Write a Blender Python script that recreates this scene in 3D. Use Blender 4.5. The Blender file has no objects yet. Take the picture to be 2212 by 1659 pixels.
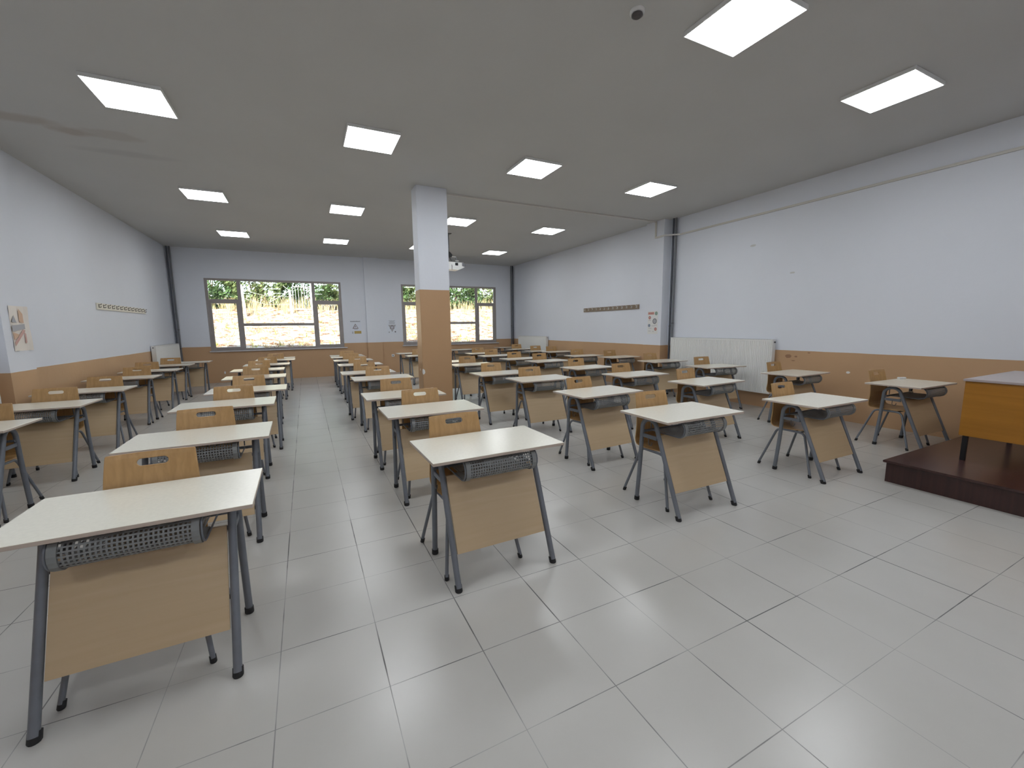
import bpy, bmesh, math, random
from mathutils import Vector, Matrix
random.seed(7)
C = bpy.context.scene.collection
PI = math.pi

# ------------------------------------------------------------------ camera, world, sun, exposure
sc = bpy.context.scene
cam_d = bpy.data.cameras.new('camera')
cam = bpy.data.objects.new('camera', cam_d)
C.objects.link(cam)
sc.camera = cam
F_PX = 889.4
cam_d.sensor_fit = 'HORIZONTAL'
cam_d.sensor_width = 36.0
cam_d.lens = F_PX / 2212 * 36.0
cam_d.shift_x = 10.7 / 2212
cam_d.shift_y = -4.0 / 2212
cam_d.clip_start = 0.05
cam_d.clip_end = 200
yaw, pitch, roll = 0.45149, -0.13404, -0.01304
fwd = Vector((math.sin(yaw) * math.cos(pitch), math.cos(yaw) * math.cos(pitch), math.sin(pitch)))
rt = Vector((math.cos(yaw), -math.sin(yaw), 0))
up = rt.cross(fwd)
r2 = rt * math.cos(roll) + up * math.sin(roll)
u2 = -rt * math.sin(roll) + up * math.cos(roll)
M = Matrix(((r2.x, u2.x, -fwd.x, 0.204), (r2.y, u2.y, -fwd.y, -3.281), (r2.z, u2.z, -fwd.z, 1.482), (0, 0, 0, 1)))
cam.matrix_world = M

w = bpy.data.worlds.new('sky')
sc.world = w
w.use_nodes = True
nt = w.node_tree
bg = nt.nodes['Background']
sky = nt.nodes.new('ShaderNodeTexSky')
sky.sky_type = 'NISHITA'
sky.sun_disc = False
sky.sun_elevation = math.radians(48)
sky.sun_rotation = math.radians(200)
sky.air_density = 1.2
sky.dust_density = 2.0
nt.links.new(sky.outputs[0], bg.inputs[0])
SKY = 0.60
bg.inputs[1].default_value = SKY

sun_d = bpy.data.lights.new('sun', 'SUN')
sun_d.energy = 12.0
sun_d.angle = math.radians(0.6)
sun_d.color = (1.0, 0.95, 0.86)
sun = bpy.data.objects.new('sun', sun_d)
C.objects.link(sun)
sun.rotation_euler = (math.radians(42), 0, math.radians(-25))   # high sun behind the building, falling on the slope outside

LAMP = 18.5          # radiance of the ceiling panels
sc.view_settings.view_transform = 'Standard'
sc.view_settings.look = 'None'
sc.view_settings.gamma = 1
sc.view_settings.exposure = 0.0
sc.view_settings.use_curve_mapping = False
cy = sc.cycles
cy.max_bounces = 8
cy.diffuse_bounces = 5
cy.glossy_bounces = 3
cy.transmission_bounces = 6
cy.transparent_max_bounces = 12
cy.caustics_reflective = False
cy.caustics_refractive = False
cy.use_denoising = True

# ------------------------------------------------------------------ room dimensions
YB = 10.807      # window wall
XS, XR = 7.34, 7.46   # right wall, far part and near part
XL, XLN = -2.99, -3.02
YS = 3.45        # the walls step back in front of this line
XPL, XPR, YP = -2.872, 7.24, 3.97   # flat pilasters on both side walls
YF = -5.2        # wall behind the camera
ZC = 3.708
ZD = 1.028       # height of the tan dado paint
T = 0.42         # floor tile

# ------------------------------------------------------------------ object helpers
def setp(o, **k):
    for a, b in k.items():
        if b is not None:
            o[a] = b
    return o

def thing(name, label, cat, loc=(0, 0, 0), rz=0.0, group=None):
    o = bpy.data.objects.new(name, None)
    o.empty_display_size = 0.1
    C.objects.link(o)
    o.location = loc
    o.rotation_euler = (0, 0, rz)
    return setp(o, label=label, category=cat, group=group)

class MB:
    def __init__(s):
        s.v = []; s.f = []; s.m = []; s.s = []
    def add(s, vs, fs, mi=0, smooth=False):
        b = len(s.v)
        s.v += [tuple(v) for v in vs]
        s.f += [tuple(i + b for i in f) for f in fs]
        s.m += [mi] * len(fs); s.s += [smooth] * len(fs)
        return s
    def box(s, x0, x1, y0, y1, z0, z1, mi=0, mat=None):
        vs = [Vector((x, y, z)) for z in (z0, z1) for y in (y0, y1) for x in (x0, x1)]
        if mat is not None: vs = [mat @ v for v in vs]
        return s.add(vs, [(0, 2, 3, 1), (4, 5, 7, 6), (0, 1, 5, 4), (2, 6, 7, 3), (0, 4, 6, 2), (1, 3, 7, 5)], mi)
    def bbox(s, x0, x1, y0, y1, z0, z1, r=0.003, mi=0, mat=None, seg=2):
        bm = bmesh.new()
        bmesh.ops.create_cube(bm, size=1)
        for v in bm.verts:
            v.co = Vector(((x0 + x1) / 2 + v.co.x * (x1 - x0), (y0 + y1) / 2 + v.co.y * (y1 - y0), (z0 + z1) / 2 + v.co.z * (z1 - z0)))
        bmesh.ops.bevel(bm, geom=list(bm.edges), offset=r, segments=seg, affect='EDGES')
        if mat is not None: bm.transform(mat)
        s.add([v.co.copy() for v in bm.verts], [[v.index for v in f.verts] for f in bm.faces], mi, False)
        bm.free(); return s
    def tube(s, pts, r, n=10, mi=0, closed=False, caps=True):
        pts = [Vector(p) for p in pts]
        rs = r if isinstance(r, (list, tuple)) else [r] * len(pts)
        N = len(pts); rings = []
        prev = None
        for i, p in enumerate(pts):
            if closed: t = pts[(i + 1) % N] - pts[i - 1]
            elif i == 0: t = pts[1] - p
            elif i == N - 1: t = p - pts[i - 1]
            else: t = (pts[i + 1] - p).normalized() + (p - pts[i - 1]).normalized()
            t.normalize()
            if prev is None:
                a = Vector((0, 0, 1)) if abs(t.z) < 0.9 else Vector((1, 0, 0))
                x = t.cross(a).normalized()
            else:
                x = (prev - t * prev.dot(t)).normalized()
            prev = x; y = t.cross(x)
            rings.append([p + (x * math.cos(2 * PI * k / n) + y * math.sin(2 * PI * k / n)) * rs[i] for k in range(n)])
        vs = [v for rg in rings for v in rg]; fs = []
        for i in range(N if closed else N - 1):
            a = i * n; b = ((i + 1) % N) * n
            for k in range(n):
                fs.append((a + k, a + (k + 1) % n, b + (k + 1) % n, b + k))
        s.add(vs, fs, mi, True)
        if caps and not closed:
            s.add(rings[0], [tuple(range(n))[::-1]], mi); s.add(rings[-1], [tuple(range(n))], mi)
        return s
    def cyl(s, p0, p1, r, n=16, mi=0):
        return s.tube([p0, p1], r, n, mi)
    def prism(s, poly, d, axis='y', mi=0, mat=None):
        # poly: list of 2D points; extruded d0..d1 along axis
        n = len(poly); vs = []
        for q in d:
            for a, b in poly:
                v = {'y': Vector((a, q, b)), 'x': Vector((q, a, b)), 'z': Vector((a, b, q))}[axis]
                vs.append(mat @ v if mat is not None else v)
        fs = [tuple(range(n)), tuple(range(2 * n - 1, n - 1, -1))]
        fs += [(i, i + n, (i + 1) % n + n, (i + 1) % n) for i in range(n)]
        return s.add(vs, fs, mi)
    def mesh(s, name):
        me = bpy.data.meshes.new(name)
        me.from_pydata(s.v, [], s.f)
        me.polygons.foreach_set('material_index', s.m)
        me.polygons.foreach_set('use_smooth', s.s)
        bm = bmesh.new(); bm.from_mesh(me)
        bmesh.ops.recalc_face_normals(bm, faces=bm.faces)
        bm.to_mesh(me); bm.free()
        me.update()
        return me
    def build(s, name, mats, parent=None, **k):
        me = s.mesh(name)
        for m in (mats if isinstance(mats, (list, tuple)) else [mats]): me.materials.append(m)
        o = bpy.data.objects.new(name, me); C.objects.link(o)
        if parent is not None: o.parent = parent
        return setp(o, **k)

def arc(cx, cy, r, a0, a1, n):
    return [(cx + r * math.cos(math.radians(a0 + (a1 - a0) * i / n)), cy + r * math.sin(math.radians(a0 + (a1 - a0) * i / n))) for i in range(n + 1)]

def copy_tree(root, loc, rz, label, group=None, zs=1.0):
    r = root.copy(); C.objects.link(r)
    r.location = loc; r.rotation_euler = (0, 0, rz); r.scale = (1, 1, zs)
    r['label'] = label
    if group: r['group'] = group
    for ch in list(root.children):
        c = ch.copy(); C.objects.link(c); c.parent = r
        for g in list(ch.children):
            d = g.copy(); C.objects.link(d); d.parent = c
    return r

# ------------------------------------------------------------------ materials
def mat(name, col, rough=0.5, metal=0.0, spec=0.5, noise=0.0, nscale=30, bump=0.0, bscale=200, coat=0.0):
    m = bpy.data.materials.new(name); m.use_nodes = True
    t = m.node_tree; b = t.nodes['Principled BSDF']
    b.inputs['Base Color'].default_value = (*col, 1)
    b.inputs['Roughness'].default_value = rough
    b.inputs['Metallic'].default_value = metal
    b.inputs['Specular IOR Level'].default_value = spec
    b.inputs['Coat Weight'].default_value = coat
    tc = t.nodes.new('ShaderNodeTexCoord')
    if noise > 0:
        n = t.nodes.new('ShaderNodeTexNoise'); n.inputs['Scale'].default_value = nscale; n.inputs['Detail'].default_value = 4
        t.links.new(tc.outputs['Object'], n.inputs['Vector'])
        r = t.nodes.new('ShaderNodeValToRGB')
        r.color_ramp.elements[0].position = 0.3; r.color_ramp.elements[1].position = 0.7
        r.color_ramp.elements[0].color = (*[c * (1 - noise) for c in col], 1)
        r.color_ramp.elements[1].color = (*[min(1, c * (1 + noise)) for c in col], 1)
        t.links.new(n.outputs['Fac'], r.inputs[0]); t.links.new(r.outputs[0], b.inputs['Base Color'])
    if bump > 0:
        n2 = t.nodes.new('ShaderNodeTexNoise'); n2.inputs['Scale'].default_value = bscale; n2.inputs['Detail'].default_value = 3
        t.links.new(tc.outputs['Object'], n2.inputs['Vector'])
        bp = t.nodes.new('ShaderNodeBump'); bp.inputs['Strength'].default_value = bump; bp.inputs['Distance'].default_value = 0.01
        t.links.new(n2.outputs['Fac'], bp.inputs['Height']); t.links.new(bp.outputs[0], b.inputs['Normal'])
    return m

def N(t, typ, **k):
    n = t.nodes.new(typ)
    for a, v in k.items():
        if a == 'op': n.operation = v
        else: setattr(n, a, v)
    return n

def math_n(t, op, a, b=None, c=None):
    n = t.nodes.new('ShaderNodeMath'); n.operation = op
    for i, v in enumerate((a, b, c)):
        if v is None: continue
        if isinstance(v, (int, float)): n.inputs[i].default_value = v
        else: t.links.new(v, n.inputs[i])
    return n.outputs[0]

def mixc(t, fac, a, b):
    n = t.nodes.new('ShaderNodeMix'); n.data_type = 'RGBA'
    if isinstance(fac, (int, float)): n.inputs[0].default_value = fac
    else: t.links.new(fac, n.inputs[0])
    for i, v in ((6, a), (7, b)):
        if isinstance(v, tuple): n.inputs[i].default_value = (*v, 1)
        else: t.links.new(v, n.inputs[i])
    return n.outputs[2]

def blob(t, pos, cx, cyy, cz, rx, ry, rz, soft=0.5, wob=0.5, ws=6):
    """soft irregular spot mask around a point"""
    ns = N(t, 'ShaderNodeTexNoise'); ns.inputs['Scale'].default_value = ws; ns.inputs['Detail'].default_value = 5
    t.links.new(pos, ns.inputs['Vector'])
    mp = N(t, 'ShaderNodeMapping'); mp.vector_type = 'POINT'
    mp.inputs['Location'].default_value = (-cx / rx, -cyy / ry, -cz / rz)
    mp.inputs['Scale'].default_value = (1 / rx, 1 / ry, 1 / rz)
    t.links.new(pos, mp.inputs['Vector'])
    ln = N(t, 'ShaderNodeVectorMath', op='LENGTH'); t.links.new(mp.outputs[0], ln.inputs[0])
    d = math_n(t, 'ADD', ln.outputs['Value'], math_n(t, 'MULTIPLY', math_n(t, 'SUBTRACT', ns.outputs['Fac'], 0.5), wob * 2))
    mr = N(t, 'ShaderNodeMapRange'); mr.inputs['From Min'].default_value = 1 + soft / 2; mr.inputs['From Max'].default_value = 1 - soft / 2
    t.links.new(d, mr.inputs['Value'])
    return mr.outputs[0]

WHITE = (0.76, 0.785, 0.85)
TAN = (0.54, 0.345, 0.20)
def wall_mat(name, zd, upper=WHITE, lower=TAN, chips=()):
    m = bpy.data.materials.new(name); m.use_nodes = True
    t = m.node_tree; b = t.nodes['Principled BSDF']
    g = N(t, 'ShaderNodeNewGeometry'); sp = N(t, 'ShaderNodeSeparateXYZ'); t.links.new(g.outputs['Position'], sp.inputs[0])
    n = N(t, 'ShaderNodeTexNoise'); n.inputs['Scale'].default_value = 2.5; n.inputs['Detail'].default_value = 3
    t.links.new(g.outputs['Position'], n.inputs['Vector'])
    zz = math_n(t, 'ADD', sp.outputs['Z'], math_n(t, 'MULTIPLY', math_n(t, 'SUBTRACT', n.outputs['Fac'], 0.5), 0.012))
    hi = math_n(t, 'GREATER_THAN', zz, zd)
    n2 = N(t, 'ShaderNodeTexNoise'); n2.inputs['Scale'].default_value = 1.2; n2.inputs['Detail'].default_value = 5
    t.links.new(g.outputs['Position'], n2.inputs['Vector'])
    up_ = mixc(t, n2.outputs['Fac'], tuple(c * 0.95 for c in upper), upper)
    lo_ = mixc(t, n2.outputs['Fac'], tuple(c * 0.9 for c in lower), tuple(min(1, c * 1.08) for c in lower))
    col = mixc(t, hi, lo_, up_)
    for (x, y, z, rx, ry, rz, cc) in chips:
        col = mixc(t, blob(t, g.outputs['Position'], x, y, z, rx, ry, rz, 0.15, 0.35, 30), col, cc)
    t.links.new(col, b.inputs['Base Color'])
    mr = N(t, 'ShaderNodeMapRange'); mr.inputs['To Min'].default_value = 0.32; mr.inputs['To Max'].default_value = 0.6
    t.links.new(hi, mr.inputs['Value']); t.links.new(mr.outputs[0], b.inputs['Roughness'])
    b.inputs['Specular IOR Level'].default_value = 0.35
    n3 = N(t, 'ShaderNodeTexNoise'); n3.inputs['Scale'].default_value = 9; n3.inputs['Detail'].default_value = 6
    t.links.new(g.outputs['Position'], n3.inputs['Vector'])
    bp = N(t, 'ShaderNodeBump'); bp.inputs['Strength'].default_value = 0.12; bp.inputs['Distance'].default_value = 0.02
    t.links.new(n3.outputs['Fac'], bp.inputs['Height']); t.links.new(bp.outputs[0], b.inputs['Normal'])
    return m

CHIP = (0.8, 0.8, 0.78)
DARKM = (0.33, 0.19, 0.11)
m_wall = wall_mat('painted_wall', ZD, chips=[
    (XR, -0.006, 0.736, 0.02, 0.025, 0.016, CHIP), (-1.94, YB, 0.28, 0.02, 0.05, 0.04, CHIP),
    (XR, 0.86, 0.93, 0.02, 0.05, 0.03, DARKM), (XR, 0.74, 0.93, 0.02, 0.025, 0.015, DARKM), (XR, 0.78, 0.86, 0.02, 0.03, 0.008, DARKM),
    (XR, 0.55, 1.0, 0.02, 0.02, 0.01, DARKM), (XR, 1.6, 2.85, 0.02, 0.05, 0.02, (0.6, 0.6, 0.6)), (XR, 0.9, 2.3, 0.02, 0.04, 0.015, (0.6, 0.6, 0.6))])
m_column = wall_mat('painted_column', 2.095, lower=(0.50, 0.31, 0.17), chips=[(1.925, 3.45, 0.757, 0.03, 0.05, 0.045, CHIP), (1.92, 3.62, 0.78, 0.03, 0.02, 0.02, CHIP)])

def ceiling_mat():
    m = bpy.data.materials.new('ceiling_paint'); m.use_nodes = True
    t = m.node_tree; b = t.nodes['Principled BSDF']
    g = N(t, 'ShaderNodeNewGeometry')
    n2 = N(t, 'ShaderNodeTexNoise'); n2.inputs['Scale'].default_value = 0.8; n2.inputs['Detail'].default_value = 6
    t.links.new(g.outputs['Position'], n2.inputs['Vector'])
    col = mixc(t, n2.outputs['Fac'], (0.50, 0.495, 0.485), (0.56, 0.555, 0.545))
    P = g.outputs['Position']
    col = mixc(t, math_n(t, 'MULTIPLY', blob(t, P, -2.35, 3.1, ZC, 0.30, 0.12, 1, 0.7, 0.5, 5), 0.55), col, (0.36, 0.30, 0.25))
    col = mixc(t, math_n(t, 'MULTIPLY', blob(t, P, -2.0, 3.28, ZC, 0.16, 0.10, 1, 0.7, 0.6, 7), 0.6), col, (0.36, 0.30, 0.26))
    col = mixc(t, math_n(t, 'MULTIPLY', blob(t, P, -1.62, 3.22, ZC, 0.26, 0.13, 1, 0.5, 0.5, 6), 0.45), col, (0.40, 0.36, 0.33))
    col = mixc(t, math_n(t, 'MULTIPLY', blob(t, P, -1.65, 3.8, ZC, 0.45, 0.10, 1, 0.8, 0.4, 4), 0.4), col, (0.38, 0.37, 0.37))
    t.links.new(col, b.inputs['Base Color'])
    b.inputs['Roughness'].default_value = 0.75
    n3 = N(t, 'ShaderNodeTexNoise'); n3.inputs['Scale'].default_value = 5; n3.inputs['Detail'].default_value = 5
    t.links.new(P, n3.inputs['Vector'])
    bp = N(t, 'ShaderNodeBump'); bp.inputs['Strength'].default_value = 0.12; bp.inputs['Distance'].default_value = 0.02
    t.links.new(n3.outputs['Fac'], bp.inputs['Height']); t.links.new(bp.outputs[0], b.inputs['Normal'])
    return m
m_ceil = ceiling_mat()

def floor_mat():
    m = bpy.data.materials.new('ceramic_floor_tiles'); m.use_nodes = True
    t = m.node_tree; b = t.nodes['Principled BSDF']
    g = N(t, 'ShaderNodeNewGeometry'); sp = N(t, 'ShaderNodeSeparateXYZ'); t.links.new(g.outputs['Position'], sp.inputs[0])
    gx = math_n(t, 'DIVIDE', sp.outputs['X'], T); gy = math_n(t, 'DIVIDE', sp.outputs['Y'], T)
    def dist(v):   # distance to the nearest grid line, in metres
        fr = math_n(t, 'FRACT', v)
        return math_n(t, 'MULTIPLY', math_n(t, 'MINIMUM', fr, math_n(t, 'SUBTRACT', 1.0, fr)), T)
    dx, dy = dist(gx), dist(gy)
    cell = N(t, 'ShaderNodeCombineXYZ')
    t.links.new(math_n(t, 'FLOOR', gx), cell.inputs[0]); t.links.new(math_n(t, 'FLOOR', gy), cell.inputs[1])
    wn = N(t, 'ShaderNodeTexWhiteNoise'); wn.noise_dimensions = '2D'; t.links.new(cell.outputs[0], wn.inputs['Vector'])
    # joint width and darkness vary along the joints
    nj = N(t, 'ShaderNodeTexNoise'); nj.inputs['Scale'].default_value = 1.7; nj.inputs['Detail'].default_value = 4
    t.links.new(g.outputs['Position'], nj.inputs['Vector'])
    hw = N(t, 'ShaderNodeMapRange'); hw.inputs['From Min'].default_value = 0.35; hw.inputs['From Max'].default_value = 0.65
    hw.inputs['To Min'].default_value = 0.0010; hw.inputs['To Max'].default_value = 0.0026
    t.links.new(nj.outputs['Fac'], hw.inputs['Value'])
    jx = math_n(t, 'LESS_THAN', dx, math_n(t, 'MULTIPLY', hw.outputs[0], 1.25)); jy = math_n(t, 'LESS_THAN', dy, hw.outputs[0])
    j = math_n(t, 'MAXIMUM', jx, jy)
    n1 = N(t, 'ShaderNodeTexNoise'); n1.inputs['Scale'].default_value = 3; n1.inputs['Detail'].default_value = 6
    t.links.new(g.outputs['Position'], n1.inputs['Vector'])
    base = mixc(t, n1.outputs['Fac'], (0.415, 0.40, 0.375), (0.495, 0.48, 0.455))
    base = mixc(t, math_n(t, 'MULTIPLY', wn.outputs['Value'], 0.25), base, (0.46, 0.445, 0.42))
    gr = N(t, 'ShaderNodeMapRange'); gr.inputs['From Min'].default_value = 0.42; gr.inputs['From Max'].default_value = 0.60
    t.links.new(nj.outputs['Fac'], gr.inputs['Value'])
    grout = mixc(t, gr.outputs[0], (0.33, 0.32, 0.31), (0.10, 0.095, 0.095))
    t.links.new(mixc(t, j, base, grout), b.inputs['Base Color'])
    t.links.new(math_n(t, 'ADD', 0.28, math_n(t, 'MULTIPLY', j, 0.4)), b.inputs['Roughness'])
    b.inputs['Specular IOR Level'].default_value = 0.85
    bp = N(t, 'ShaderNodeBump'); bp.inputs['Strength'].default_value = 0.35; bp.inputs['Distance'].default_value = 0.004; bp.invert = True
    t.links.new(j, bp.inputs['Height']); t.links.new(bp.outputs[0], b.inputs['Normal'])
    return m
m_floor = floor_mat()

def wood_mat(name, c0, c1, rough=0.35, axis='z', scale=1.0, stretch=14):
    m = bpy.data.materials.new(name); m.use_nodes = True
    t = m.node_tree; b = t.nodes['Principled BSDF']
    tc = N(t, 'ShaderNodeTexCoord'); mp = N(t, 'ShaderNodeMapping')
    s = [stretch * 3 * scale] * 3; s['xyz'.index(axis)] = 2.2 * scale
    mp.inputs['Scale'].default_value = s
    t.links.new(tc.outputs['Object'], mp.inputs['Vector'])
    n = N(t, 'ShaderNodeTexNoise'); n.inputs['Scale'].default_value = 1.0; n.inputs['Detail'].default_value = 6; n.inputs['Distortion'].default_value = 0.6
    t.links.new(mp.outputs[0], n.inputs['Vector'])
    r = N(t, 'ShaderNodeValToRGB')
    r.color_ramp.elements[0].position = 0.32; r.color_ramp.elements[0].color = (*c0, 1)
    r.color_ramp.elements[1].position = 0.7; r.color_ramp.elements[1].color = (*c1, 1)
    t.links.new(n.outputs['Fac'], r.inputs[0]); t.links.new(r.outputs[0], b.inputs['Base Color'])
    b.inputs['Roughness'].default_value = rough
    return m

m_top = mat('cream_laminate', (0.80, 0.77, 0.67), 0.215, spec=0.65, noise=0.03, nscale=60)
m_edge = mat('beige_edge_band', (0.50, 0.42, 0.36), 0.45)
m_panel = wood_mat('light_maple_board', (0.50, 0.37, 0.225), (0.545, 0.41, 0.26), 0.4, 'x', 0.6)
m_ply = wood_mat('varnished_beech_plywood', (0.37, 0.215, 0.085), (0.46, 0.28, 0.12), 0.28, 'z')
m_steel = mat('grey_painted_steel', (0.165, 0.18, 0.21), 0.38, 0.2, noise=0.06, nscale=20)
m_basket = mat('grey_plastic_basket', (0.21, 0.22, 0.225), 0.45)
m_rubber = mat('black_rubber', (0.012, 0.012, 0.014), 0.6)
m_frame = mat('grey_window_frame', (0.33, 0.30, 0.29), 0.45, noise=0.05, nscale=8)
m_sill = mat('pale_marble_sill', (0.62, 0.61, 0.62), 0.3, noise=0.06, nscale=12)
m_rad = mat('white_radiator_enamel', (0.80, 0.80, 0.78), 0.3)
m_raddark = mat('dark_grille', (0.05, 0.05, 0.05), 0.6)
m_pipe = mat('dark_grey_pipe', (0.075, 0.08, 0.10), 0.4, noise=0.1, nscale=15)
m_pipe2 = mat('grey_pipe', (0.16, 0.165, 0.18), 0.45)
m_trunk = mat('off_white_conduit', (0.62, 0.60, 0.56), 0.5)
m_dkwood = wood_mat('dark_mahogany_veneer', (0.028, 0.011, 0.010), (0.055, 0.022, 0.019), 0.28, 'z', 0.7)
m_dkwood_top = wood_mat('dark_mahogany_boards', (0.042, 0.018, 0.016), (0.066, 0.030, 0.027), 0.25, 'x', 0.7)
m_orange = wood_mat('orange_varnished_board', (0.36, 0.15, 0.012), (0.43, 0.185, 0.018), 0.35, 'y', 0.5)
m_desktop = mat('pinkish_grey_laminate', (0.42, 0.36, 0.35), 0.35, noise=0.04, nscale=30)
m_black = mat('black_steel', (0.01, 0.01, 0.012), 0.4)
m_paper = mat('white_paper', (0.72, 0.755, 0.83), 0.6)
m_paper2 = mat('cream_paper', (0.80, 0.74, 0.68), 0.5)
m_ink = mat('grey_ink', (0.18, 0.18, 0.20), 0.6)
m_inkl = mat('light_grey_ink', (0.42, 0.42, 0.45), 0.6)
m_inky = mat('ochre_ink', (0.50, 0.36, 0.12), 0.6)
m_inkbr = mat('dark_brown_ink', (0.13, 0.07, 0.07), 0.6)
m_inkred = mat('muted_red_ink', (0.42, 0.14, 0.12), 0.6)
m_inkpink = mat('pink_ink', (0.62, 0.38, 0.34), 0.6)
m_inkblue = mat('muted_blue_ink', (0.22, 0.27, 0.36), 0.6)
m_inkgreen = mat('grey_green_ink', (0.25, 0.34, 0.29), 0.6)
m_inkpeach = mat('peach_ink', (0.66, 0.45, 0.32), 0.6)
m_plw = mat('white_plastic', (0.75, 0.75, 0.74), 0.35)
m_rackw = wood_mat('brown_rack_board', (0.20, 0.15, 0.11), (0.26, 0.20, 0.15), 0.5, 'y')
m_rackc = mat('cream_rack_board', (0.74, 0.71, 0.63), 0.45, noise=0.05)
m_hook = mat('bright_metal', (0.72, 0.71, 0.69), 0.35, 0.6)
m_hookd = mat('dark_metal', (0.10, 0.09, 0.09), 0.4, 0.5)

m_glass = bpy.data.materials.new('window_glass'); m_glass.use_nodes = True
_t = m_glass.node_tree; _t.nodes.remove(_t.nodes['Principled BSDF'])
_o = _t.nodes['Material Output']; _tr = N(_t, 'ShaderNodeBsdfTransparent'); _tr.inputs[0].default_value = (0.93, 0.95, 0.95, 1)
_gl = N(_t, 'ShaderNodeBsdfGlossy'); _gl.inputs['Roughness'].default_value = 0.02
_fr = N(_t, 'ShaderNodeFresnel'); _fr.inputs[0].default_value = 1.45
_mx = N(_t, 'ShaderNodeMixShader'); _t.links.new(_fr.outputs[0], _mx.inputs[0]); _t.links.new(_tr.outputs[0], _mx.inputs[1]); _t.links.new(_gl.outputs[0], _mx.inputs[2])
_t.links.new(_mx.outputs[0], _o.inputs[0])

def emis(name, col, s):
    m = bpy.data.materials.new(name); m.use_nodes = True
    t = m.node_tree; t.nodes.remove(t.nodes['Principled BSDF'])
    e = N(t, 'ShaderNodeEmission'); e.inputs[0].default_value = (*col, 1); e.inputs[1].default_value = s
    t.links.new(e.outputs[0], t.nodes['Material Output'].inputs[0])
    return m
m_led = emis('led_diffuser', (0.93, 0.97, 1.0), LAMP)

# ------------------------------------------------------------------ room shell
def struct(o):
    o['kind'] = 'structure'
    return o
WT = 0.25
struct(MB().box(XLN - WT, XR + WT, YF - WT, YB + WT, -0.12, 0).build('floor', m_floor))
struct(MB().box(XLN - WT, XR + WT, YF - WT, YB + WT + 0.3, ZC, ZC + 0.3).build('ceiling', m_ceil))
struct(MB().prism([(XLN - WT, YF - WT), (XLN, YF - WT), (XLN, YS), (XPL, YS), (XPL, YP), (XL, YP), (XL, YB + WT), (XLN - WT, YB + WT)], (0, ZC), 'z').build('wall_left', m_wall))
struct(MB().prism([(XR + WT, YF - WT), (XR + WT, YB + WT), (XS, YB + WT), (XS, YP), (XPR, YP), (XPR, YS), (XR, YS), (XR, YF - WT)], (0, ZC), 'z').build('wall_right', m_wall))
struct(MB().box(XLN, XR, YF - WT, YF, 0, ZC).build('wall_front', m_wall))
# window wall with two openings and a shallow pilaster between them
W1 = (-2.21, 1.30); W2 = (3.165, 6.62); WZ = (0.905, 2.92)
b = MB()
b.box(XL, XS, YB, YB + WT, 0, WZ[0]); b.box(XL, XS, YB, YB + WT, WZ[1], ZC)
b.box(XL, W1[0], YB, YB + WT, WZ[0], WZ[1]); b.box(W1[1], W2[0], YB, YB + WT, WZ[0], WZ[1]); b.box(W2[1], XS, YB, YB + WT, WZ[0], WZ[1])
b.box(2.01, 2.475, YB - 0.06, YB, 0, ZC)
struct(b.build('wall_back', m_wall))
# free-standing pillar
setp(MB().bbox(1.92, 2.425, 3.45, 3.76, 0, ZC, 0.006).build('pillar', m_column), label='square pillar in the middle of the room, white above and tan below', category='pillar')

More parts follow.
